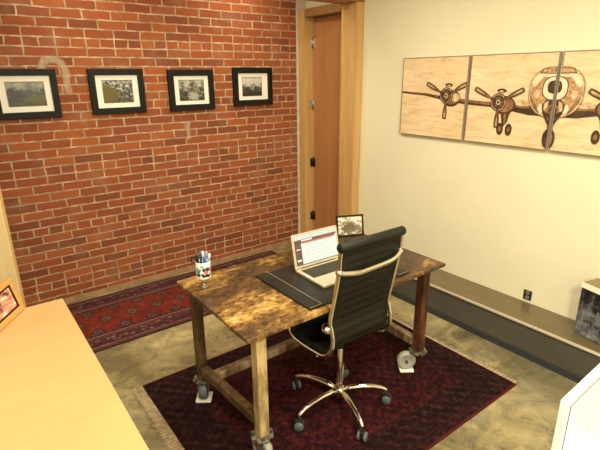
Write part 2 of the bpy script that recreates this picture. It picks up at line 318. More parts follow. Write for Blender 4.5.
# ---------------------------------------------------------------- mesh helpers (coordinates given in the world, stored relative to org)
class MB:
    def __init__(s): s.bm = bmesh.new(); s.mi = 0
    def _add(s, vs, fs):
        bv = [s.bm.verts.new(v) for v in vs]
        for f in fs:
            try:
                fc = s.bm.faces.new([bv[i] for i in f]); fc.material_index = s.mi
            except ValueError: pass
        return bv
    def box(s, x0, x1, y0, y1, z0, z1, rot=None, piv=None):
        vs = [Vector((x, y, z)) for x in (x0, x1) for y in (y0, y1) for z in (z0, z1)]
        if rot is not None:
            p = Vector(piv) if piv is not None else Vector(((x0 + x1) / 2, (y0 + y1) / 2, (z0 + z1) / 2))
            vs = [p + rot @ (v - p) for v in vs]
        s._add(vs, [(0, 1, 3, 2), (4, 6, 7, 5), (0, 4, 5, 1), (2, 3, 7, 6), (0, 2, 6, 4), (1, 5, 7, 3)]); return s
    def bar(s, a, b, w, h, up=(0, 0, 1), w2=None, h2=None):
        a, b = Vector(a), Vector(b); d = (b - a).normalized(); sd = d.cross(Vector(up)).normalized(); u = sd.cross(d)
        w2 = w2 or w; h2 = h2 or h; vs = []
        for p, ww, hh in ((a, w, h), (b, w2, h2)):
            for i, j in ((-1, -1), (1, -1), (1, 1), (-1, 1)): vs.append(p + sd * (i * ww / 2) + u * (j * hh / 2))
        s._add(vs, [(3, 2, 1, 0), (4, 5, 6, 7), (0, 1, 5, 4), (1, 2, 6, 5), (2, 3, 7, 6), (3, 0, 4, 7)]); return s
    def tube(s, pts, r, n=10, caps=True, rx=None, side=None):
        """swept tube; rx = radius along `side` when the section is an ellipse; r may be a list"""
        pts = [Vector(p) for p in pts]; rings = []; prev = None
        for i, p in enumerate(pts):
            d = (pts[min(i + 1, len(pts) - 1)] - pts[max(i - 1, 0)]).normalized()
            ref = Vector(side) if side is not None else (prev if prev is not None else (Vector((0, 0, 1)) if abs(d.z) < .9 else Vector((1, 0, 0))))
            a = (ref - d * ref.dot(d)).normalized(); b = d.cross(a); prev = a
            rr = r[i] if isinstance(r, (list, tuple)) else r; ra = rx if rx is not None else rr
            rings.append([s.bm.verts.new(p + a * (math.cos(2 * PI * k / n) * ra) + b * (math.sin(2 * PI * k / n) * rr)) for k in range(n)])
        for q in range(len(rings) - 1):
            for k in range(n):
                f = s.bm.faces.new((rings[q][k], rings[q][(k + 1) % n], rings[q + 1][(k + 1) % n], rings[q + 1][k])); f.material_index = s.mi; f.smooth = True
        if caps:
            for rg in (rings[0][::-1], rings[-1]): s.bm.faces.new(rg).material_index = s.mi
        return s
    def cyl(s, a, b, r, n=24, r2=None): return s.tube([a, b], [r, r2 if r2 is not None else r], n)
    def lathe(s, c, prof, n=28, axis=(0, 0, 1)):
        ax = Vector(axis).normalized(); ref = Vector((1, 0, 0)) if abs(ax.x) < .9 else Vector((0, 1, 0))
        u = (ref - ax * ref.dot(ax)).normalized(); v = ax.cross(u); c = Vector(c); rings = []
        for r, h in prof:
            rings.append([s.bm.verts.new(c + ax * h + u * (math.cos(2 * PI * k / n) * max(r, 1e-5)) + v * (math.sin(2 * PI * k / n) * max(r, 1e-5))) for k in range(n)])
        for q in range(len(rings) - 1):
            for k in range(n):
                f = s.bm.faces.new((rings[q][k], rings[q][(k + 1) % n], rings[q + 1][(k + 1) % n], rings[q + 1][k])); f.material_index = s.mi; f.smooth = True
        return s
    def poly(s, pts, flip=False):
        vs = [s.bm.verts.new(p) for p in pts]
        f = s.bm.faces.new(vs[::-1] if flip else vs); f.material_index = s.mi; return s
    def prism(s, pts, off):
        off = Vector(off); n = len(pts); a = [Vector(p) for p in pts]; b = [p + off for p in a]
        s._add(a + b, [tuple(range(n))[::-1], tuple(range(n, 2 * n))] + [(i, (i + 1) % n, n + (i + 1) % n, n + i) for i in range(n)]); return s
    def build(s, name, mats, parent=None, org=(0, 0, 0), bevel=0, smooth=False, seg=2):
        bmesh.ops.recalc_face_normals(s.bm, faces=s.bm.faces[:])
        off = Vector(org)
        for v in s.bm.verts: v.co -= off
        me = bpy.data.meshes.new(name); s.bm.to_mesh(me); s.bm.free()
        for m in (mats if isinstance(mats, (list, tuple)) else [mats]): me.materials.append(m)
        if smooth:
            for p in me.polygons: p.use_smooth = True
        o = bpy.data.objects.new(name, me); C.objects.link(o)
        if parent is not None: o.parent = parent
        else: o.location = off
        if bevel:
            md = o.modifiers.new('bevel', 'BEVEL'); md.width = bevel; md.segments = seg; md.limit_method = 'ANGLE'
        return o

def tag(o, label, cat, group=None, kind=None):
    if label: o['label'] = label
    if cat: o['category'] = cat
    if group: o['group'] = group
    if kind: o['kind'] = kind
    return o
def thing(name, loc, label, cat, group=None, rotz=0.0):
    o = bpy.data.objects.new(name, None); C.objects.link(o); o.location = loc; o.rotation_euler = (0, 0, rotz)
    o.empty_display_size = .1
    return tag(o, label, cat, group)
def struct(o): o['kind'] = 'structure'; return o
def RZ(a): return Matrix.Rotation(a, 3, 'Z')

# ---------------------------------------------------------------- the room
XL, YB, ZC = -1.7, -1.6, 2.75
struct(MB().box(XL - .1, 4.3, YB - .1, D + .1, -.1, 0).build('floor', M['floor']))
struct(MB().box(XL - .1, 4.3, YB - .1, D + .1, ZC, ZC + .1).build('ceiling', M['ceiling']))
struct(MB().box(XL, 2.966, D, D + .1, .05, ZC).build('wall_back', M['brick']))
struct(MB().box(XL, 2.966, D - .006, D + .1, 0, .05).build('baseboard_back', M['plaster'], bevel=.003))
struct(MB().box(2.966, 3.30, D - .004, D + .1, 0, ZC).build('trim_1', M['plaster_pale']))
wr = MB().box(W, W + .12, YB, 3.20, 0, ZC).box(W, W + .12, 3.20, D, 2.44, ZC).box(W + .06, W + .12, 3.93, D, 0, 2.44)
struct(wr.build('wall_right', M['cream']))
struct(MB().box(XL - .1, XL, YB, D, 0, ZC).build('wall_left', M['cream_side']))
struct(MB().box(XL, W, YB - .1, YB, 0, ZC).build('wall_front', M['cream_side']))
struct(MB().box(XL, -.02, 3.18, 3.36, 0, ZC).build('wall_partition', M['cream']))
# wooden portal between the room and the brick passage
struct(MB().box(2.998, W, 3.160, 3.36, 0, 2.42).build('trim_2', M['trimwood'], bevel=.004))
struct(MB().box(-.02, .160, 3.15, 3.36, 0, 2.42).build('trim_3', M['litwood'], bevel=.004))  # wood lightened to paint in the strong light on this post
struct(MB().box(.160, .176, 3.20, 3.36, 0, 2.42).build('trim_4', M['trimwood'], bevel=.002))
struct(MB().box(-.02, W, 3.160, 3.36, 2.42, ZC).build('trim_5', M['shadetrim'], bevel=.004))  # wood darkened to paint in the shade on the beam
# door frame and door
struct(MB().box(2.990, W + .05, 3.895, 3.990, 0, 2.44).build('trim_6', M['trimwood'], bevel=.003))
struct(MB().box(2.990, W + .05, 3.36, 3.895, 2.365, 2.44).build('trim_7', M['shadetrim'], bevel=.003))  # door head darkened to paint in the shade under the beam
dr = struct(MB().box(3.10, 3.145, 3.22, 3.880, .01, 2.358).build('door_1', M['doorwood'], bevel=.002))
for z, mm in ((2.13, 'steelhinge'), (1.535, 'steelhinge'), (.925, 'bronze'), (.322, 'bronze')):
    h = MB().cyl((3.095, 3.888, z - .05), (3.095, 3.888, z + .05), .0075, 12)
    h.box(3.095, 3.1005, 3.855, 3.888, z - .045, z + .045).box(3.060, 3.095, 3.8925, 3.8945, z - .045, z + .045)
    h.lathe((3.095, 3.888, z + .05), [(.008, 0), (.009, .004), (.005, .009), (0, .010)], 12)
    h.build('hinge', M[mm], dr)
hd = MB().cyl((3.10, 3.27, 1.0), (3.075, 3.27, 1.0), .024, 20).tube([(3.08, 3.27, 1.0), (3.05, 3.27, 1.0), (3.045, 3.29, 1.0), (3.045, 3.38, 1.0)], .008)
hd.build('door_handle', M['chrome_dark'], dr)

# baseboard heater along the cream wall
HZ = .252; hx = 2.79; hy0, hy1 = -1.2, 3.118
org = (2.94, 1.0, 0)
t = thing('baseboard_heater', org, 'long grey baseboard heater with olive metal top running along the cream wall', 'heater')
MB().box(hx + .006, W - .001, hy0, hy1, HZ - .012, HZ).build('top_cover', M['duct_top'], t, org, .002)
MB().box(hx + .012, hx + .026, hy0, hy1, .045, HZ - .013).build('front_panel', M['duct_front'], t, org)
MB().box(hx - .002, hx + .006, hy0, hy1, HZ - .016, HZ + .002).build('edge_strip', M['duct_edge'], t, org, .002)['label'] = 'thin bright edge strip'
MB().box(hx + .004, hx + .030, hy0, hy1, 0, .044).build('kick_strip', M['duct_kick'], t, org)
for y in (hy0, hy1 - .012):
    MB().box(hx + .027, W - .002, y, y + .012, 0, HZ - .013).build('end_cap', M['duct_front'], t, org)

# wall outlet
org = (W - .003, 1.4085, .3105)
t = thing('wall_outlet', org, 'small black outlet plate on the cream wall just above the heater', 'outlet')
MB().box(W - .007, W - .0005, 1.379, 1.438, .272, .345).build('cover_plate', M['outlet'], t, org, .003)
for z in (.290, .327):
    MB().lathe((W - .007, 1.4085, z), [(.015, 0), (.015, .003), (.013, .004), (0, .004)], 20, (-1, 0, 0)).build('socket', M['outlet_metal'], t, org)

# ---------------------------------------------------------------- rugs
rx, ry = 1.563, 1.812
t = thing('area_rug', (rx, ry, 0), 'large dark maroon patterned rug under the table and the swivel chair', 'rug')
MB().box(-.915, .915, -.70, .70, .0005, .009).build('pile', M['area_rug'], t, bevel=.002)
for sx in (-1, 1):
    f = MB(); w_ = .058 if sx < 0 else .030
    f.box(min(sx * .916, sx * (.916 + w_)), max(sx * .916, sx * (.916 + w_)), -.69, .69, .0005, .004)
    r_ = random.Random(3 + sx)
    y = -.69
    while y < .69:
        L = r_.uniform(.008, .022) * (1.6 if sx > 0 else 1); a = r_.uniform(-.5, .5)
        x0 = sx * (.915 + w_)
        f.tube([(x0, y, .003), (x0 + sx * L * .6, y + a * L * .5, .004), (x0 + sx * L, y + a * L, .0025)], .0022, 5)
        y += r_.uniform(.006, .014) if sx < 0 else r_.uniform(.008, .022)
    f.build('fringe', M['fringe'], t)['label'] = 'tan woven fringe'
t = thing('runner_rug', (1.113, 3.512, 0), 'long red runner rug with a row of diamond medallions beside the brick wall', 'rug')
MB().box(-1.55, 1.45, -.425, .425, .0005, .008).build('pile', M['runner'], t, bevel=.002)
MB().box(-1.55, 1.45, -.437, -.4255, .0005, .009).box(-1.55, 1.45, .4255, .437, .0005, .009).build('binding', M['runner_edge'], t)

# ---------------------------------------------------------------- pictures on the brick
def wall_picture(cx, cz, w, h, fw, mw, mh, pw, ph, mat, label, rot=0.0, pdx=0.0):
    org = (cx, D - .012, cz)
    t = thing('picture_frame', org, label, 'picture frame', 'black framed pictures on the brick wall')
    y1 = D - .002; y0 = D - .030
    m = MB()
    m.box(cx - w/2, cx + w/2, y0, y1, cz + h/2 - fw, cz + h/2).box(cx - w/2, cx + w/2, y0, y1, cz - h/2, cz - h/2 + fw)
    m.box(cx - w/2, cx - w/2 + fw, y0, y1, cz - h/2 + fw, cz + h/2 - fw).box(cx + w/2 - fw, cx + w/2, y0, y1, cz - h/2 + fw, cz + h/2 - fw)
    m.build('frame_moulding', M['black'], t, org, .003)
    px = cx + pdx
    iw, ih = w/2 - fw - .0005, h/2 - fw - .0005; yy0, yy1 = D - .016, D - .012; a, b = pw/2, ph/2
    g = MB()
    g.box(cx - iw, cx + iw, yy0, yy1, cz + b, cz + ih).box(cx - iw, cx + iw, yy0, yy1, cz - ih, cz - b)
    g.box(cx - iw, px - a, yy0, yy1, cz - b, cz + b).box(px + a, cx + iw, yy0, yy1, cz - b, cz + b)
    g.build('mat_board', M['mat'], t, org)
    pr = MB().box(px - a - .004, px + a + .004, D - .0118, D - .009, cz - b - .004, cz + b + .004).build('print', mat, t, org)
    ln = MB(); q = .004
    ln.box(px - a, px + a, yy0 - .0012, yy0 - .0002, cz + b - q, cz + b).box(px - a, px + a, yy0 - .0012, yy0 - .0002, cz - b, cz - b + q)
    ln.box(px - a, px - a + q, yy0 - .0012, yy0 - .0002, cz - b + q, cz + b - q).box(px + a - q, px + a, yy0 - .0012, yy0 - .0002, cz - b + q, cz + b - q)
    ln.build('inner_slip', M['s_mid'], t, org)
    t.rotation_euler = (0, rot, 0)
    return t
wall_picture(.498, 1.713, .430, .348, .046, 0, 0, .250, .175, M['p_coast'], 'black framed colour picture of a coastal hillside, leftmost on the brick wall')
wall_picture(1.152, 1.714, .430, .348, .048, 0, 0, .240, .178, M['p_house'], 'black framed picture of a pale house behind an olive-coloured tree', pdx=.0)
wall_picture(1.792, 1.708, .430, .348, .052, 0, 0, .240, .180, M['p_path'], 'black framed monochrome picture of trees over a pale path')
wall_picture(2.430, 1.726, .437, .350, .052, 0, 0, .222, .178, M['p_rocks'], 'black framed monochrome picture of dark rocks, nearest the door', pdx=-.012)

# ---------------------------------------------------------------- airplane triptych on the cream wall
def ell(cx, cz, rx_, rz_, n=28, a0=0, a1=2 * PI):
    k = n if abs(a1 - a0 - 2 * PI) < 1e-6 else n + 1
    return [(cx + rx_ * math.cos(a0 + (a1 - a0) * i / n), cz + rz_ * math.sin(a0 + (a1 - a0) * i / n)) for i in range(k)]
def clip(poly, lo, hi, axis):
    for bound, sgn in ((lo, 1), (hi, -1)):
        out = []
        for i in range(len(poly)):
            p, q = poly[i - 1], poly[i]; a, b = (p[axis] - bound) * sgn, (q[axis] - bound) * sgn
            if (a >= 0) != (b >= 0):
                k = a / (a - b); out.append((p[0] + (q[0] - p[0]) * k, p[1] + (q[1] - p[1]) * k))
            if b >= 0: out.append(q)
        poly = out
        if len(poly) < 3: return []
    return poly
def blade(hx_, hz_, tx, tz, w0=.012, w1=.040):
    dx, dz = tx - hx_, tz - hz_; L = math.hypot(dx, dz); dx, dz = dx / L, dz / L; nx, nz = -dz, dx; pts = []
    prof = [(.0, w0), (.35, w0 * 1.2), (.6, w1 * .9), (.85, w1), (.97, w1 * .85), (1.0, w1 * .5)]
    for k, w_ in prof: pts.append((hx_ + dx * L * k + nx * w_ / 2, hz_ + dz * L * k + nz * w_ / 2))
    for k, w_ in prof[::-1]: pts.append((hx_ + dx * L * k - nx * w_ / 2, hz_ + dz * L * k - nz * w_ / 2))
    return pts
ART = []      # (material index, polygon in wall coordinates: s to the right of the nose, z)
DK, MD, LT, PL, BR = 0, 1, 2, 3, 4
def art(mi, pts): ART.append((mi, [(x * .99, 1.82 + (z - 1.82) * .99) for x, z in pts]))
for sg in (-1, 1):
    S = lambda pts: [(x * -sg, z) for x, z in pts]
    # wing (drawn for the left side, mirrored for the right)
    art(DK, S([(-1.26, 1.692), (-1.0, 1.680), (-.80, 1.654), (-.60, 1.640), (-.40, 1.628), (-.20, 1.632), (-.05, 1.60), (-.05, 1.556), (-.15, 1.556), (-.28, 1.578), (-.44, 1.598), (-.62, 1.606), (-.80, 1.625), (-1.0, 1.660), (-1.26, 1.676)]))
    art(MD, S([(-.80, 1.650), (-.60, 1.634), (-.35, 1.622), (-.15, 1.612), (-.15, 1.600), (-.35, 1.606), (-.60, 1.622), (-.80, 1.638)]))
    art(LT, S([(-.34, 1.632), (-.22, 1.652), (-.10, 1.650), (-.08, 1.622), (-.20, 1.612)]))
    art(MD, S([(-1.24, 1.688), (-1.0, 1.675), (-.88, 1.658), (-.88, 1.651), (-1.0, 1.669), (-1.24, 1.683)]))
    for ex, ez, g in ((-.808, 1.665, 0), (-.374, 1.632, 1)):
        if g:      # main wheels and struts
            art(DK, S([(ex + .02, ez - .04), (ex + .100, ez - .03), (ex + .08, 1.50), (ex + .055, 1.47), (ex + .04, 1.50)]))
            art(MD, S([(ex + .05, ez - .05), (ex + .07, ez - .05), (ex + .068, 1.49), (ex + .056, 1.49)]))
            art(DK, S([(ex + .07, ez + .01), (ex + .10, ez - .02), (ex + .095, ez - .075), (ex + .07, ez - .10), (ex + .075, ez - .05)]))
            for wx_ in (ex + .033, ex + .097):
                art(DK, S(ell(wx_, 1.452, .025, .042))); art(MD, S(ell(wx_, 1.452, .010, .018)))
        art(DK, S(ell(ex + .045, ez - .018, .082, .062))); art(MD, S(ell(ex + .045, ez - .014, .068, .050)))
        if not g: art(LT, S(ell(ex + .085, ez - .012, .036, .030)))
        art(DK, S(ell(ex, ez, .060, .062))); art(LT, S(ell(ex, ez, .052, .054))); art(DK, S(ell(ex, ez, .047, .049))); art(DK, S(ell(ex, ez, .040, .042)))
        for k in range(9):
            a = 2 * PI * k / 9; art(MD, S(ell(ex + .030 * math.cos(a), ez + .030 * math.sin(a), .007, .007, 8)))
        art(DK, S(ell(ex + .018, ez + .078, .034, .014, 14))); art(LT, S(ell(ex + .018, ez + .074, .018, .006, 10)))
        d = .015 if g else .0
        for tx, tz in ((ex - .190, ez + .090), (ex + .176, ez + .090), (ex - .002 + d * .3, ez - .175)):
            art(DK, S(blade(ex, ez, tx, tz, .014, .038))); 
            art(MD, S(blade(ex + (tx - ex) * .3, ez + (tz - ez) * .3, ex + (tx - ex) * .96, ez + (tz - ez) * .96, .007, .024)))
            art(LT, S(blade(ex + (tx - ex) * .6, ez + (tz - ez) * .6, ex + (tx - ex) * .92, ez + (tz - ez) * .92, .003, .010)))
        art(LT, S(ell(ex, ez, .017, .018))); art(DK, S(ell(ex, ez, .009, .010)))
# fuselage, nose and nose wheel
def sy(mi, pts):
    for sg in (-1, 1): art(mi, [(.004 + sg * x, z) for x, z in pts])
fu = [(.004 + .170 * math.copysign(abs(math.cos(a)) ** .85, math.cos(a)), 1.714 + (.150 if math.sin(a) > 0 else .165) * math.copysign(abs(math.sin(a)) ** .80, math.sin(a))) for a in [2 * PI * i / 40 for i in range(40)]]
art(DK, fu); art(LT, [(.004 + (x - .004) * .982, 1.714 + (z - 1.714) * .982) for x, z in fu])
sy(BR, [(.020, 1.80), (.085, 1.815), (.128, 1.77), (.158, 1.73), (.160, 1.69), (.138, 1.64), (.105, 1.595), (.07, 1.565), (.03, 1.60)])
sy(PL, [(.085, 1.80), (.135, 1.80), (.155, 1.765), (.140, 1.735), (.115, 1.760)])
sy(LT, [(.100, 1.72), (.130, 1.715), (.140, 1.680), (.112, 1.665), (.095, 1.69)])
sy(MD, [(.135, 1.66), (.158, 1.685), (.150, 1.645), (.120, 1.60), (.085, 1.565), (.095, 1.60)])
sy(PL, [(.080, 1.640), (.100, 1.605), (.075, 1.572), (.056, 1.580), (.068, 1.610)])
sy(DK, [(.010, 1.855), (.092, 1.852), (.112, 1.822), (.012, 1.818)]); sy(BR, [(.014, 1.851), (.088, 1.848), (.103, 1.826), (.016, 1.822)])
sy(LT, [(.050, 1.852), (.054, 1.852), (.060, 1.820), (.055, 1.820)])
sy(PL, [(0, 1.814), (.118, 1.814), (.128, 1.800), (0, 1.800)])
art(DK, ell(.004, 1.612, .070, .062)); sy(LT, [(.030, 1.655), (.055, 1.640), (.060, 1.600), (.040, 1.575)]); art(MD, ell(.004, 1.600, .040, .034)); art(DK, ell(.004, 1.598, .026, .024))
def sq(cx, cz, a, b): return [(cx + a * math.copysign(abs(math.cos(t_)) ** .75, math.cos(t_)), cz + b * math.copysign(abs(math.sin(t_)) ** .75, math.sin(t_))) for t_ in [2 * PI * i / 32 for i in range(32)]]
art(DK, sq(0, 1.730, .079, .074)); art(PL, sq(0, 1.730, .073, .068)); art(DK, sq(-.003, 1.738, .044, .040)); art(BR, sq(.003, 1.748, .024, .016)); art(DK, sq(-.003, 1.736, .032, .024))
art(DK, [(-.022, 1.60), (.030, 1.60), (.016, 1.46), (-.010, 1.46)]); art(MD, [(-.010, 1.59), (.012, 1.59), (.008, 1.49), (-.002, 1.49)])
art(DK, [(-.062, 1.585), (-.040, 1.59), (-.008, 1.51), (-.020, 1.51)]); art(DK, [(.070, 1.585), (.048, 1.59), (.014, 1.51), (.026, 1.51)])
art(DK, ell(.004, 1.418, .040, .066)); art(MD, ell(.018, 1.418, .012, .036))
# thin grain cracks of the boards
r_ = random.Random(5)
for k in range(16):
    s0 = r_.uniform(-1.22, .58); z0 = r_.choice([r_.uniform(1.36, 1.50), r_.uniform(1.78, 1.93)]); L = r_.uniform(.05, .17)
    ART.insert(0, (LT, [(s0, z0), (s0 + L * .5, z0 + .003), (s0 + L, z0 + .002), (s0 + L * .5, z0 - .002)]))
NOSE = 1.4227; ZB, ZT = 1.347, 1.947
XF = W - .030     # printed face
for s0, s1, lab in ((-1.236, -.629, 'left canvas panel of the airplane triptych with one propeller engine on a wing'),
                    (-.610, -.003, 'middle canvas panel of the airplane triptych with a propeller, landing wheels and half a nose'),
                    (.017, .617, 'right canvas panel of the airplane triptych, cut by the right edge of the photo')):
    org = (W, NOSE - (s0 + s1) / 2, (ZB + ZT) / 2)
    t = thing('canvas_picture', org, lab, 'wall art', 'airplane canvas panels on the cream wall')
    MB().box(XF, W - .001, NOSE - s1, NOSE - s0, ZB, ZT).build('canvas', M['canvas'], t, org)
    p = MB(); x0, x1 = XF - .009, XF - .0095
    x1 = XF - .0005
    for i, (mi, pts) in enumerate(ART):
        q = clip(clip(pts, s0 + .002, s1 - .002, 0), ZB, ZT, 1)
        if len(q) < 3: continue
        p.mi = mi; xx = x1 - i * .00005
        p.poly([(xx, NOSE - s, z) for s, z in q])
    p.build('airplane_print', [M['s_dark'], M['s_mid'], M['s_lite'], M['s_pale'], M['s_brown']], t, org)['label'] = 'sepia airplane print'
    b = MB(); e = .0045; xa, xb = XF - .0032, XF - .0001; A, B_ = NOSE - s1, NOSE - s0
    b.box(xa, xb, A, A + e, ZB, ZT).box(xa, xb, B_ - e, B_, ZB, ZT).box(xa, xb, A + e, B_ - e, ZT - e, ZT).box(xa, xb, A + e, B_ - e, ZB, ZB + e)
    b.build('border', M['canvas_edge'], t, org)
    sd = MB(); xa, xb = XF + .001, W - .0015
    sd.box(xa, xb, A - .0012, A - .0001, ZB, ZT).box(xa, xb, B_ + .0001, B_ + .0012, ZB, ZT).box(xa, xb, A, B_, ZT + .0001, ZT + .0012).box(xa, xb, A, B_, ZB - .0012, ZB - .0001)
    sd.build('canvas_side', M['canvas_side'], t, org)['label'] = 'grey painted canvas side'

# ---------------------------------------------------------------- work table
TX0, TX1, TY0, TY1, TZ = .832, 2.188, 1.492, 2.243, .760
org = ((TX0 + TX1) / 2, (TY0 + TY1) / 2, 0)
t = thing('work_table', org, 'industrial table with a worn brown and gold top on metal casters', 'table')
bt = MB()
# slightly ragged worn outline
r_ = random.Random(11); out = []
def edge(a, b, n):
    for i in range(n):
        k = i / n; j = r_.uniform(-.0025, .0025) if i else 0
        dx, dy = b[0] - a[0], b[1] - a[1]; L = math.hypot(dx, dy)
        out.append((a[0] + dx * k - dy / L * j, a[1] + dy * k + dx / L * j))
edge((TX0, TY0), (TX1, TY0), 18); edge((TX1, TY0), (TX1, TY1), 10); edge((TX1, TY1), (TX0, TY1), 18); edge((TX0, TY1), (TX0, TY0), 10)
bt.prism([(x, y, TZ - .020) for x, y in out], (0, 0, .020))
bt.build('tabletop', M['tabletop'], t, org, .003)
LEGS = [(.938, 1.580, .055, 'leg_lit', 'front left leg coloured pale cream as if lit from the front'), (.900, 2.165, .053, 'leg_dark', None), (2.112, 1.585, .058, 'leg_red', 'rusty red leg'), (2.100, 2.165, .058, 'leg_red', 'rusty red leg')]
ap = MB(); q = .018; zt, zb = TZ - .021, TZ - .060
ap.box(LEGS[0][0] + .042, LEGS[2][0] - .04, 1.575, 1.575 + q, zb, zt).box(LEGS[1][0] + .04, LEGS[3][0] - .04, 2.17, 2.17 + q, zb, zt)
ap.box(.900, .900 + q, 1.625, 2.125, zb, zt).box(2.10, 2.10 + q, 1.62, 2.125, zb, zt)
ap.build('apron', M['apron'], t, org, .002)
LB = .155
for x, y, w_, mm, lb in LEGS:
    lg = MB().box(x - w_/2, x + w_/2, y - w_/2, y + w_/2, LB, TZ - .021).build('leg', M[mm], t, org, .006)
    if lb: lg['label'] = lb
sz = .225
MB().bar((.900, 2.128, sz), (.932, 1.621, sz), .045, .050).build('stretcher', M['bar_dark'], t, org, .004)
MB().bar((2.100, 2.128, sz), (2.100, 1.615, sz - .01), .045, .055).build('stretcher', M['bar'], t, org, .004)
MB().bar((.928, 2.045, sz), (2.076, 2.045, sz), .050, .045).build('stretcher', M['bar'], t, org, .004)
def caster(x, y, ang, rw, tread, wmat, leg_w, off=(0, 0), sides=(-1, 1)):
    R = RZ(ang); P = lambda a, b, c: Vector((x + off[0] * min(1, max(0, (LB - .014 - c) / .06)), y + off[1] * min(1, max(0, (LB - .014 - c) / .06)), 0)) + R @ Vector((a, b, 0)) + Vector((0, 0, c))
    zc = .012 + .006 + rw
    m = MB(); hw = leg_w / 2 + .022
    pts = [(-hw, -hw * .55), (-hw * .55, -hw * .62), (hw * .55, -hw * .62), (hw, -hw * .55), (hw * 1.05, 0), (hw, hw * .55), (hw * .55, hw * .62), (-hw * .55, hw * .62), (-hw, hw * .55), (-hw * 1.05, 0)]
    c = math.cos(ang + .785); s_ = math.sin(ang + .785)
    m.prism([(x + a * c - b * s_, y + a * s_ + b * c, LB - .012) for a, b in pts], (0, 0, .0115))
    m.prism([(x - a * s_ - b * c, y + a * c - b * s_, LB - .0125) for a, b in pts], (0, 0, .0115))
    m.lathe((x, y, 0), [(.024, LB - .03), (.026, LB - .012)], 16)
    tw = tread / 2
    for sg in sides:
        m.prism([P(sg * (tw + .002), -.030, LB - .014), P(sg * (tw + .002), .030, LB - .014), P(sg * (tw + .002), .016, zc - .014), P(sg * (tw + .002), -.016, zc - .014)], R @ Vector((sg * .006, 0, 0)))
    a, b = P(-tw - .009, 0, zc), P(tw + .009, 0, zc)
    m.cyl(a, b, .010, 12)
    cs = m.build('caster_fork', M['castmetal'], t, org, .001)
    for sx in (-1, 1):
        for k in (0, 1):
            aa = ang + .785 + k * PI / 2
            MB().lathe((x + sx * math.cos(aa) * hw * .86, y + sx * math.sin(aa) * hw * .86, LB - .012), [(.009, .0115), (.009, .016), (.006, .019), (0, .019)], 10).build('bolt', M['outlet'], cs, org)
    wl = MB().lathe(P(-tw, 0, zc), [(.0, 0.003), (rw * .55, .003), (rw * .62, 0), (rw * .93, 0), (rw, .006), (rw, tread - .006), (rw * .93, tread), (rw * .62, tread), (rw * .55, tread - .003), (0, tread - .003)], 32, R @ Vector((1, 0, 0)))
    wl.build('caster_wheel', wmat, cs, org)
    return zc - rw
def cup(x, y, ang, lab):
    m = MB(); R = RZ(ang); a = .042
    m.box(x - a, x + a, y - a, y + a, .0094, .0165, R)
    for i, j in ((1, 0), (-1, 0), (0, 1), (0, -1)):
        if i: m.box(x + i * a - .003, x + i * a + .003, y - a, y + a, .0165, .022, R, (x, y, .015))
        else: m.box(x - a, x + a, y + j * a - .003, y + j * a + .003, .0165, .022, R, (x, y, .015))
    o = m.build('caster_cup', M['cup'], None, (x, y, .0095), .002)
    tag(o, lab, 'caster cup', 'white caster cups under the table')
caster(.936, 1.580, .35, .052, .040, M['wheel_grey'], .062); cup(.936, 1.580, .35, 'white caster cup on the maroon rug under the pale front left table leg')
caster(.900, 2.165, -.60, .054, .046, M['caster_grey'], .058); cup(.900, 2.165, -.60, 'white caster cup on the maroon rug under the dark back left table leg')
caster(2.112, 1.585, .95, .060, .036, M['wheel_grey'], .058, (-.052, .045), (1,)); cup(2.060, 1.630, .95, 'white caster cup on the maroon rug under the red table leg nearest the heater')
caster(2.100, 2.165, .2, .052, .040, M['wheel_grey'], .058); cup(2.100, 2.165, .2, 'white caster cup behind the swivel chair under the far right table leg')

# ---------------------------------------------------------------- things on the table
# blotter
bx0, bx1, by0, by1 = 1.198, 1.905, 1.530, 2.020
org = ((bx0 + bx1) / 2, (by0 + by1) / 2, TZ)
t = thing('desk_blotter', org, 'black leather desk blotter with stitched end strips under the laptop', 'desk pad')
MB().box(bx0, bx1, by0, by1, TZ + .0005, TZ + .006).build('pad', M['pad'], t, org, .002)
for a in (bx0, bx1 - .085):
    st = MB().box(a, a + .085, by0 + .001, by1 - .001, TZ + .0062, TZ + .0105).build('side_strip', M['pad'], t, org, .002)
    e = a + .078 if a == bx0 else a + .007
    MB().box(e - .0012, e + .0012, by0 + .006, by1 - .006, TZ + .0106, TZ + .0114).box(a + .006, a + .079, by0 + .006, by0 + .008, TZ + .0106, TZ + .0114).build('stitching', M['stitch'], st, org)

# laptop
LZ = TZ + .0068
loc = Vector((1.558, 1.787, LZ)); RL = -.03
t = thing('laptop', loc, 'open silver laptop with a lit screen standing on the black blotter', 'laptop', None, RL)
w2, d2 = .163, .132
b = MB(); N = 6; pts = []
for cx_, cy_, a0 in ((w2 - .012, d2 - .012, 0), (-w2 + .012, d2 - .012, PI / 2), (-w2 + .012, -d2 + .012, PI), (w2 - .012, -d2 + .012, 1.5 * PI)):
    for k in range(N + 1):
        a = a0 + PI / 2 * k / N; pts.append((cx_ + .012 * math.cos(a), cy_ + .012 * math.sin(a)))
b.prism([(x, y, .002) for x, y in pts], (0, 0, .013))
base = b.build('base', M['alu'], t, bevel=.0015)
MB().box(-.140, .140, -.016, .104, .0151, .0162).build('keyboard', M['keys'], base)
MB().box(-.052, .052, -.108, -.024, .0151, .0155).build('trackpad', M['bezel'], base, bevel=.0003)
for x in (-.14, .14):
    for y in (-.1, .1): MB().lathe((x, y, 0), [(.0, 0), (.008, 0), (.008, .002)], 12).build('rubber_foot', M['plastic'], base)
TH = math.radians(12)
def SP(x, v, n=0.0):       # on the screen plane: x across, v up from the hinge, n out of the face toward the keyboard
    return Vector((x, d2 - .004 + v * math.sin(TH) - n * math.cos(TH), .0165 + v * math.cos(TH) + n * math.sin(TH)))
SH = .197
sc = MB(); spts = []
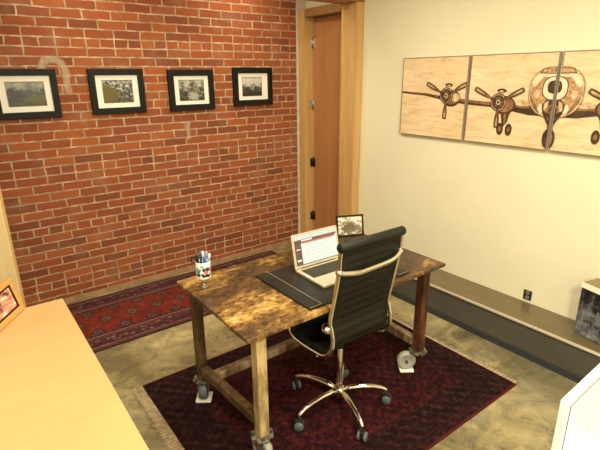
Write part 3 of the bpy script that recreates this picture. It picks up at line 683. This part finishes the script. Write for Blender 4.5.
for cx_, cv, a0 in ((w2 - .010, SH - .010, 0), (-w2 + .010, SH - .010, PI / 2)):
    for k in range(N + 1):
        a = a0 + PI / 2 * k / N; spts.append((cx_ + .010 * math.cos(a), cv + .010 * math.sin(a)))
spts += [(-w2, .002), (w2, .002)]
sc.prism([SP(x, v, -.003) for x, v in spts], SP(0, 0, .003) - SP(0, 0, -.003))
lid = sc.build('screen_lid', M['bezel'], t, bevel=.001)
MB().cyl((-.12, d2 - .004, .016), (.12, d2 - .004, .016), .005, 12).build('hinge_bar', M['plastic'], t)
g = MB(); SW = w2 - .014; v0, v1 = .016, SH - .012; VH = v1 - v0
def rect(mi, a, b_, c, d, n):   # fractions of the display
    g.mi = mi; x0, x1 = -SW + 2 * SW * a, -SW + 2 * SW * b_; g.poly([SP(x0, v0 + VH * c, n), SP(x1, v0 + VH * c, n), SP(x1, v0 + VH * d, n), SP(x0, v0 + VH * d, n)])
rect(0, 0, 1, 0, 1, .0034); rect(1, 0, 1, .86, 1, .0036); rect(3, 0, 1, .79, .86, .0036); rect(2, .15, .96, .74, .79, .0036); rect(3, .0, .15, .0, .79, .0036)
rect(0, .16, .42, .795, .845, .0038); rect(2, .60, .95, .81, .85, .0038); rect(2, .02, .13, .62, .66, .0038); rect(2, .02, .13, .40, .44, .0038); rect(0, .03, .12, .52, .56, .0038); rect(0, .03, .12, .13, .20, .0038)
rect(3, 0, 1, 0, .025, .0038); rect(4, .20, .90, .69, .705, .0038)
for k, (a, b_) in enumerate(((.22, .80), (.22, .70), (.22, .86), (.22, .62))): rect(4, a, b_, .60 - k * .10, .609 - k * .10, .0038)
rect(2, .18, .95, .715, .73, .0038)
g.build('display', [M['scr_white'], M['scr_bar'], M['scr_red'], M['scr_dark'], M['scr_blue']], lid)['label'] = 'lit web page on the display'

# picture frame at the far end of the table
loc = Vector((2.075, 2.190, TZ + .001))
t = thing('desk_photo_frame', loc, 'black framed group photo standing on the back edge of the worn table', 'photo frame', None, -.42)
LN = math.radians(12); RLn = Matrix.Rotation(-LN, 3, 'X')
def leanbox(m, x0, x1, y0, y1, z0, z1): return m.box(x0, x1, y0, y1, z0, z1, RLn, (0, 0, 0))
fw_, fh_, ff = .098, .148, .012
m = MB(); leanbox(m, -fw_, fw_, 0, .014, 0, ff); leanbox(m, -fw_, fw_, 0, .014, fh_ - ff, fh_); leanbox(m, -fw_, -fw_ + ff, 0, .014, ff, fh_ - ff); leanbox(m, fw_ - ff, fw_, 0, .014, ff, fh_ - ff)
m.build('frame_moulding', M['black'], t, bevel=.0015)
m = MB(); leanbox(m, -fw_ + ff, fw_ - ff, .006, .010, ff, fh_ - ff); m.build('print', M['p_group'], t)
MB().bar((0, .030, .095), (0, .062, .002), .04, .004, (0, 1, 0)).build('easel_back', M['black'], t)

# pencil cup on its short clear stem, and what stands in it
cx_, cy_ = .922, 2.083
t = thing('pencil_cup', (cx_, cy_, TZ), 'white printed pencil cup on a short clear stem at the table corner', 'pencil cup')
MB().lathe((0, 0, .0005), [(.0, 0), (.017, 0), (.017, .003), (.006, .007), (.005, .050), (.012, .055), (.0, .055)], 24).build('stem', M['glass'], t)
cb = MB().lathe((0, 0, 0), [(.0, .056), (.036, .056), (.038, .060), (.039, .146), (.0385, .148), (.036, .148), (.035, .146), (.034, .063), (.0, .062)], 36).build('cup', M['mug'], t)
r_ = random.Random(4)
pm = MB()
def sticker(mi, a, z, ra, rz, lift=.0396):
    pm.mi = mi; n = 14; ring = []
    for k in range(n):
        th = 2 * PI * k / n; aa = a + math.cos(th) * ra / .039 * (1 + .25 * math.sin(3 * th)); zz = z + math.sin(th) * rz * (1 + .2 * math.cos(2 * th))
        ring.append((math.cos(aa) * lift, math.sin(aa) * lift, zz))
    pm.poly(ring)
a0 = math.atan2(-.83, -.30)       # toward the room
Z0 = .004
sticker(1, a0 + .10, 0.128, .020, .009); sticker(0, a0 + .02, 0.110, .010, .010); sticker(0, a0 + .55, 0.112, .011, .014); sticker(2, a0 + .28, 0.096, .011, .011, .0398)
sticker(0, a0 + .0, 0.080, .014, .013); sticker(0, a0 + .55, 0.078, .014, .012, .0397); sticker(1, a0 - .75, 0.107, .012, .02); sticker(0, a0 - .8, 0.082, .012, .01); sticker(2, a0 + 1.1, 0.102, .010, .018); sticker(1, a0 + 1.4, 0.082, .012, .012)
pm.build('cartoon_print', [M['ink'], M['teal'], M['pink']], cb)
def pen(dx, dy, lx, ly, L, r, mm, name, lab, cat, capm=None):
    b_ = Vector((cx_ + dx, cy_ + dy, TZ + .0635)); d = Vector((lx, ly, 1)).normalized()
    o = thing(name, b_, lab, cat, 'pens and tools in the pencil cup')
    MB().tube([b_ + d * .001, b_ + d * .006, b_ + d * (L * .7)], [.0012, r, r], 10).build('barrel', M[mm], o, b_)
    MB().tube([b_ + d * (L * .7), b_ + d * (L - .004), b_ + d * L], [r * 1.12, r * 1.12, r * .6], 10).build('cap', M[capm or mm], o, b_)
pen(-.010, .012, .10, .05, .134, .0058, 'penblue', 'pen', 'blue pen standing tallest in the pencil cup', 'pen')
pen(.014, -.012, .12, -.10, .128, .0065, 'penteal', 'pen', 'teal pen leaning to the right in the pencil cup', 'pen', 'penwhite')
pen(.012, .014, .18, .06, .126, .0062, 'penlilac', 'pen', 'lilac pen leaning out of the far side of the pencil cup', 'pen')
pen(.000, -.020, -.03, -.10, .120, .0072, 'penteal', 'pen', 'thick teal and blue marker at the front of the pencil cup', 'pen', 'penblue')
pen(-.020, -.008, -.12, .02, .128, .0065, 'penblack', 'pen', 'black pen leaning left in the pencil cup', 'pen')
pen(.002, .000, .02, .0, .138, .0056, 'penwhite', 'pen', 'white pen in the middle of the pencil cup', 'pen')
sb = Vector((cx_ - .018, cy_ + .012, TZ + .0635))
t = thing('scissors', sb, 'black handled scissors standing loops up in the pencil cup', 'scissors', 'pens and tools in the pencil cup')
MB().bar(sb + Vector((0, 0, .001)), sb + Vector((-.008, .004, .075)), .006, .002).build('blade', M['chrome'], t, sb)
for k, dz in ((-1, .092), (1, .088)):
    c = sb + Vector((-.010 + .011 * k, .004 - .006 * k, dz))
    MB().tube([c + Vector((math.cos(a) * .011, -math.cos(a) * .006, math.sin(a) * .017)) for a in [2 * PI * i / 14 for i in range(15)]], .0036, 8).build('handle', M['penblack'], t, sb)

# ---------------------------------------------------------------- swivel chair (faces the table)
org = Vector((1.50, 1.645, 0)); cxm = 1.470
t = thing('office_chair', org, 'high backed swivel chair of black ribbed leather with a chrome frame', 'office chair')
# side profile (y, z) of the rail, top of the back down round to the front of the seat
prof = [(1.400, 1.091), (1.405, 1.049), (1.411, 0.983), (1.427, 0.898), (1.444, 0.814), (1.461, 0.739), (1.467, 0.697), (1.455, 0.654), (1.445, 0.612), (1.449, 0.569), (1.471, 0.526), (1.504, 0.497), (1.547, 0.484), (1.643, 0.475), (1.709, 0.473), (1.762, 0.479), (1.795, 0.494), (1.811, 0.519), (1.805, 0.546)]
def catmull(p, n=6):
    o = []
    for i in range(len(p) - 1):
        a, b, c, d = p[max(i - 1, 0)], p[i], p[i + 1], p[min(i + 2, len(p) - 1)]
        for k in range(n):
            u = k / n; o.append(tuple(.5 * (2 * b[j] + (c[j] - a[j]) * u + (2 * a[j] - 5 * b[j] + 4 * c[j] - d[j]) * u * u + (3 * b[j] - a[j] - 3 * c[j] + d[j]) * u ** 3) for j in range(len(b))))
    o.append(p[-1]); return o
full = catmull(prof)
HWD = .199
for sg in (-1, 1):
    x = cxm + sg * HWD
    MB().tube([(x, y, z) for y, z in full], .0125, 10, True, .0085, (1, 0, 0)).build('side_rail', M['chrome'], t, org)
# ribbed sling: closer-fitting inner curve
sl = [(1.403, 1.091), (1.408, 1.049), (1.415, 0.983), (1.432, 0.898), (1.449, 0.814), (1.466, 0.739), (1.474, 0.683), (1.467, 0.626), (1.465, 0.579), (1.482, 0.537), (1.514, 0.512), (1.557, 0.499), (1.643, 0.491), (1.709, 0.487), (1.757, 0.492), (1.784, 0.504), (1.797, 0.523), (1.793, 0.542)]
ss = catmull(sl, 10)
arc_ = [0]
for i in range(1, len(ss)): arc_.append(arc_[-1] + math.dist(ss[i], ss[i - 1]))
def sling(i0, i1, name):
    m = MB(); nx = 9; th = .008; rows = []
    for i in range(i0, i1):
        a, b_ = ss[max(i - 1, 0)], ss[min(i + 1, len(ss) - 1)]
        dy, dz = b_[0] - a[0], b_[1] - a[1]; L = math.hypot(dy, dz); ny, nz = -dz / L, dy / L
        rib = abs(math.sin(PI * arc_[i] / .044)) ** .7 * .0034
        row = []
        for side in (1, -1):
            for k in range(nx):
                k2 = k if side == 1 else nx - 1 - k
                x = cxm - HWD + .006 + (2 * HWD - .012) * k2 / (nx - 1); o_ = side * (th / 2 + rib)
                row.append(m.bm.verts.new((x, ss[i][0] + ny * o_, ss[i][1] + nz * o_)))
        rows.append(row)
    n = len(rows[0])
    for q in range(len(rows) - 1):
        for k in range(n):
            f = m.bm.faces.new((rows[q][k], rows[q][(k + 1) % n], rows[q + 1][(k + 1) % n], rows[q + 1][k])); f.smooth = True
    m.bm.faces.new(rows[0]); m.bm.faces.new(rows[-1][::-1])
    return m.build(name, M['leather'], t, org)
cut = next(i for i, p in enumerate(ss) if p[1] < 0.559)
sling(0, cut, 'backrest'); sling(cut, len(ss), 'seat')
MB().lathe((cxm - HWD - .010, 1.401, 1.098), [(0, 0), (.018, 0), (.023, .006), (.023, 2 * HWD + .014), (.018, 2 * HWD + .020), (0, 2 * HWD + .020)], 24, (1, 0, 0)).build('top_roll', M['leather'], t, org)
MB().lathe((cxm - HWD + .004, 1.799, 0.546), [(0, 0), (.012, 0), (.015, .004), (.015, 2 * HWD - .012), (.012, 2 * HWD - .008), (0, 2 * HWD - .008)], 20, (1, 0, 0)).build('front_roll', M['leather'], t, org)
# curved brace behind the back with clamps
yb, zb_ = 1.411, 0.978
br = [(cxm - HWD - .004, yb - .006, zb_), (cxm - HWD + .03, yb - .018, zb_ - .006), (cxm - HWD + .09, yb - .034, zb_ - .012), (cxm - HWD + .15, yb - .036, zb_ - .012), (cxm + HWD - .10, yb - .036, zb_ - .006), (cxm + HWD - .03, yb - .022, zb_ + .006), (cxm + HWD + .004, yb - .006, zb_ + .014)]
MB().tube(catmull(br, 5), .014, 10, True, .008, (0, 1, 0)).build('back_brace', M['chrome'], t, org)
for sg in (-1, 1):
    MB().lathe((cxm + sg * (HWD - .012), yb - .002, zb_ + (.0 if sg < 0 else .010)), [(0, 0), (.014, 0), (.017, .005), (.017, .019), (.013, .024), (0, .024)], 18, (sg, 0, 0)).build('brace_clamp', M['chrome'], t, org)
# seat brace: casting from the column out to the rails, with the shiny bracket ends
for sg in (-1, 1):
    xr = cxm + sg * HWD
    MB().tube([(xr - sg * .024, 1.514, 0.655), (xr - sg * .002, 1.499, 0.658), (xr + sg * .012, 1.480, 0.658), (xr + sg * .010, 1.461, 0.658)], [.014, .024, .022, .012], 12).build('bracket', M['chrome'], t, org)
    MB().tube([(xr, 1.56, .474), (xr - sg * .02, 1.58, .458), (1.49 + sg * .06, 1.63, .446), (1.50, 1.645, .440)], [.009, .010, .013, .014], 10).build('seat_brace', M['chrome_dark'], t, org)
    MB().tube([(xr, 1.72, .470), (xr - sg * .03, 1.70, .458), (1.49 + sg * .05, 1.665, .446), (1.50, 1.65, .440)], [.009, .010, .013, .014], 10).build('seat_brace', M['chrome_dark'], t, org)
MB().box(1.455, 1.535, 1.60, 1.72, .432, .456).build('tilt_mechanism', M['plastic'], t, org, .006)
MB().tube([(1.53, 1.68, .444), (1.60, 1.68, .444), (1.63, 1.68, .446)], [.005, .005, .009], 8).build('lever', M['chrome_dark'], t, org)
MB().lathe((1.50, 1.645, 0), [(0, .055), (.028, .055), (.034, .075), (.034, .118), (.026, .130), (.0, .130)], 24).build('hub', M['chrome_dark'], t, org)
MB().lathe((1.50, 1.645, 0), [(.017, .130), (.0165, .375), (.014, .382), (0, .382)], 24).build('column_sleeve', M['chrome'], t, org)
MB().lathe((1.50, 1.645, 0), [(.019, .383), (.019, .432)], 20).build('gas_lift', M['plastic'], t, org)
for deg in (41, 110, 182, 255, 328):
    a = math.radians(deg); dx, dy = math.cos(a), math.sin(a)
    P = lambda r, z: Vector((1.50 - .018 * (r / .28) + dx * r, 1.645 - .008 * (r / .28) + dy * r, z))
    lg = MB().tube([P(.026, .106), P(.07, .118), P(.13, .125), P(.20, .122), P(.25, .112), P(.278, .098), P(.286, .082)], [.017, .017, .0155, .0135, .012, .0115, .0115], 10, True).build('base_leg', M['chrome'], t, org)
    c = P(.286, .0352); R = RZ(a + .9 + .3 * math.sin(deg))
    cm = MB().cyl(c + Vector((0, 0, .03)), c + Vector((0, 0, .054)), .008, 10)
    cm.box(c.x - .009, c.x + .009, c.y - .022, c.y + .022, c.z - .004, c.z + .034, R)
    ct = cm.build('caster', M['plastic'], lg, org, .004)
    for sg in (-1, 1):
        wv = R @ Vector((sg, 0, 0))
        ct.data  # twin wheels
        m = MB().lathe(c + wv * .0095 + Vector((0, 0, -.0)), [(0, 0), (.022, 0), (.0255, .003), (.0255, .013), (.021, .016), (0, .017)], 22, wv)
        m.build('wheel', M['caster_grey'], lg, org)

# ---------------------------------------------------------------- birch desk at the left with a leaning photo
DX0, DX1, DY0, DY1, DZ = -.95, .294, -.5, 2.412, .76
org = ((DX0 + DX1) / 2, 1.0, 0)
t = thing('birch_desk', org, 'pale golden birch desk filling the lower left corner', 'desk')
MB().box(DX0, DX1, DY0, DY1, DZ - .035, DZ).build('desktop', M['deskwood'], t, org, .004)
for y in (DY0 + .06, DY1 - .09): MB().box(DX0 + .05, DX1 - .06, y, y + .03, 0, DZ - .036).build('end_panel', M['deskwood'], t, org, .002)
MB().box(DX0 + .06, DX0 + .08, DY0 + .091, DY1 - .091, .25, DZ - .036).build('modesty_panel', M['deskwood'], t, org)
# photo frame: base edge runs from P0 to P0 + b, face turned to the room
P0 = Vector((.128, 2.397, DZ + .0055)); bdir = Vector((-.55, -.835, 0)).normalized(); face = Vector((.907, -.42, 0))
ang = math.atan2(-bdir.y, -bdir.x)
t = thing('photo_frame', P0 + bdir * .135, 'honey wood photo frame leaning back on the birch desk', 'photo frame', None, ang)
# local: +x runs toward P0, -y is the face side
LA = math.radians(13); RA = Matrix.Rotation(-LA, 3, 'X')
hw, hh, ft = .135, .168, .027
def lb(m, x0, x1, y0, y1, z0, z1): return m.box(x0, x1, y0, y1, z0, z1, RA, (0, 0, 0))
m = MB(); lb(m, -hw, hw, 0, .018, 0, ft); lb(m, -hw, hw, 0, .018, hh - ft, hh); lb(m, -hw, -hw + ft, 0, .018, ft, hh - ft); lb(m, hw - ft, hw, 0, .018, ft, hh - ft)
m.build('frame_moulding', M['framewood'], t, bevel=.003)
m = MB(); i0 = ft + .0005; q = .007
lb(m, -hw + i0, hw - i0, .003, .012, i0, i0 + q); lb(m, -hw + i0, hw - i0, .003, .012, hh - i0 - q, hh - i0); lb(m, -hw + i0, -hw + i0 + q, .003, .012, i0 + q, hh - i0 - q); lb(m, hw - i0 - q, hw - i0, .003, .012, i0 + q, hh - i0 - q)
m.build('inner_liner', M['black'], t)
m = MB(); lb(m, -hw + i0 + q, hw - i0 - q, .008, .012, i0 + q, hh - i0 - q); m.build('print', M['portrait'], t)
MB().bar((0, .036, .10), (0, .085, .003), .05, .005, (0, 1, 0)).build('easel_back', M['black'], t)

# ---------------------------------------------------------------- box on the heater
q0 = Vector((2.936, 1.020, HZ + .001)); ang = math.atan2(-.97, -.25)     # local +x along the front, to the right in the picture
t = thing('storage_box', q0, 'dark marbled box with a tan slotted lid standing on the heater', 'box', None, ang)
bl, bd, bh = .30, .135, .345      # local +y points toward the wall
MB().box(.002, bl - .002, .004, bd, 0, bh - .022).build('body', M['boxdark'], t, bevel=.004)
MB().box(0, bl, -.004, .0035, .003, bh - .024).build('front_panel', M['marble'], t, bevel=.002)
ld = MB().box(-.002, bl + .002, -.005, bd + .002, bh - .0215, bh).build('lid', M['boxtan'], t, bevel=.003)
MB().box(-.002, bl + .002, -.0075, -.0055, bh - .034, bh + .001).build('lid_edge', M['boxwhite'], t)['label'] = 'bright white lid edge'
MB().box(.085, .175, .055, .080, bh + .0002, bh + .0008).build('finger_slot', M['boxdark'], ld)

# ---------------------------------------------------------------- white monitor seen from behind, lower right
P = Vector((1.080, .374, 1.05)); tt = Vector((.9997, .026, 0)).normalized(); n0 = Vector((tt.y, -tt.x, 0))
th = 0.0
e = (-Vector((0, 0, 1)) * math.cos(th) + n0 * math.sin(th)).normalized()
nn = tt.cross(e).normalized()
toward = Vector((0, 0, 1.82)) - P
if nn.dot(toward) < 0: nn = -nn
P = P + nn * .020
mw, mh = .56, .37
bc = P + tt * (mw / 2) + e * (mh + .06); bz = .600
org = Vector((bc.x, bc.y - .02, bz))
t = thing('computer_monitor', org, 'white flat computer monitor with a thin grey seam, cut off at the lower right', 'monitor')
def Q(a, b_, n=0.0): return P + tt * a + e * b_ + nn * n
MB().prism([Q(0, 0), Q(mw, 0), Q(mw, mh), Q(0, mh)], nn * -.020).build('shell', M['white'], t, org, .0015)
s0, s1 = .0125, .0060
rim = MB()
rim.prism([Q(s0, s0, .0002), Q(mw - s0, s0, .0002), Q(mw - s0, s0 + s1 * .45, .0002), Q(s0, s0 + s1 * .45, .0002)], nn * .0006)
rim.prism([Q(s0, s0 + s1 * .45, .0002), Q(s0 + s1, s0 + s1 * .45, .0002), Q(s0 + s1, mh - s0, .0002), Q(s0, mh - s0, .0002)], nn * .0006)
rim.prism([Q(mw - s0 - s1, s0 + s1, .0002), Q(mw - s0, s0 + s1, .0002), Q(mw - s0, mh - s0, .0002), Q(mw - s0 - s1, mh - s0, .0002)], nn * .0006)
rim.build('seam', M['seam'], t, org)
MB().bar(Q(mw / 2, mh * .6, -.028), Vector((bc.x, bc.y + .028, bz + .016)), .09, .012, (0, 1, 0)).build('stand_neck', M['white'], t, org, .003)
MB().box(bc.x - .12, bc.x + .12, bc.y - .10, bc.y + .044, bz + .001, bz + .012).build('stand_foot', M['white'], t, org, .004)
sx0, sx1, sy0, sy1 = 1.20, 1.60, .06, .425
org = ((sx0 + sx1) / 2, (sy0 + sy1) / 2, 0)
t = thing('side_table', org, 'small white side table under the white computer monitor', 'table')
MB().box(sx0, sx1, sy0, sy1, bz - .025, bz).build('tabletop', M['white'], t, org, .003)
for x in (sx0 + .03, sx1 - .03):
    for y in (sy0 + .03, sy1 - .03): MB().box(x - .018, x + .018, y - .018, y + .018, 0, bz - .026).build('leg', M['white'], t, org)

# ---------------------------------------------------------------- lighting: recessed ceiling downlights, plus added unseen fill lamps
def downlight(x, y, power, size=.32, lab='', col=(1.0, .925, .70), spread=180):
    org = (x, y, ZC)
    t = thing('ceiling_or_fill_lamp', org, lab, 'ceiling light', 'recessed ceiling downlights')
    MB().lathe((x, y, ZC), [(.085, -.001), (.085, -.008), (.066, -.010), (.062, -.002)], 28).build('ring', M['lamptrim'], t, org)
    MB().lathe((x, y, ZC), [(0, -.004), (.061, -.004), (.061, -.002)], 24).build('lens', M['lampglass'], t, org)
    L = bpy.data.lights.new('downlight', 'AREA'); L.shape = 'DISK'; L.size = size; L.energy = power; L.color = col; L.spread = math.radians(spread)
    o = bpy.data.objects.new('lamp', L); C.objects.link(o); o.parent = t; o.location = (0, 0, -.02)
downlight(-.15, .55, 25, lab='recessed downlight above the birch desk')
downlight(1.45, .65, 50, lab='recessed downlight over the walkway beside the maroon rug')
downlight(1.65, 2.30, 30, lab='recessed downlight above the work table')
downlight(.45, -.75, 95, lab='added unseen lamp behind the camera for frontal light')  # added lamp standing in for flash bounced from the camera side
downlight(.9, 3.55, 8, .5, lab='added unseen fill lamp in the brick passage by the left post')  # added to fill the brick wall with light, no known fixture
downlight(2.2, 3.55, 9, .5, lab='added unseen fill lamp in the brick passage by the door')  # second added fill for the passage, no known fixture

w = bpy.data.worlds.new('World'); bpy.context.scene.world = w; w.use_nodes = True
w.node_tree.nodes['Background'].inputs[0].default_value = (1, .85, .65, 1); w.node_tree.nodes['Background'].inputs[1].default_value = .15

# ---------------------------------------------------------------- camera
cam = bpy.data.cameras.new('Camera'); co = bpy.data.objects.new('Camera', cam); C.objects.link(co)
cam.sensor_width = 36; cam.lens = 459.35 / 600 * 36; cam.clip_start = .02
p_, yw, rr = 0.31387295, 0.64213176, -0.01019481
f = Vector((math.sin(yw) * math.cos(p_), math.cos(yw) * math.cos(p_), -math.sin(p_)))
r0 = Vector((math.cos(yw), -math.sin(yw), 0)); u0 = r0.cross(f)
r1 = r0 * math.cos(rr) + u0 * math.sin(rr); u1 = -r0 * math.sin(rr) + u0 * math.cos(rr)
m3 = Matrix((r1, u1, -f)).transposed()
co.matrix_world = Matrix.Translation((0, 0, 1.82)) @ m3.to_4x4()
bpy.context.scene.camera = co
vs = bpy.context.scene.view_settings
vs.view_transform = 'Standard'; vs.look = 'None'; vs.gamma = 1; vs.use_curve_mapping = False; vs.exposure = 0.0
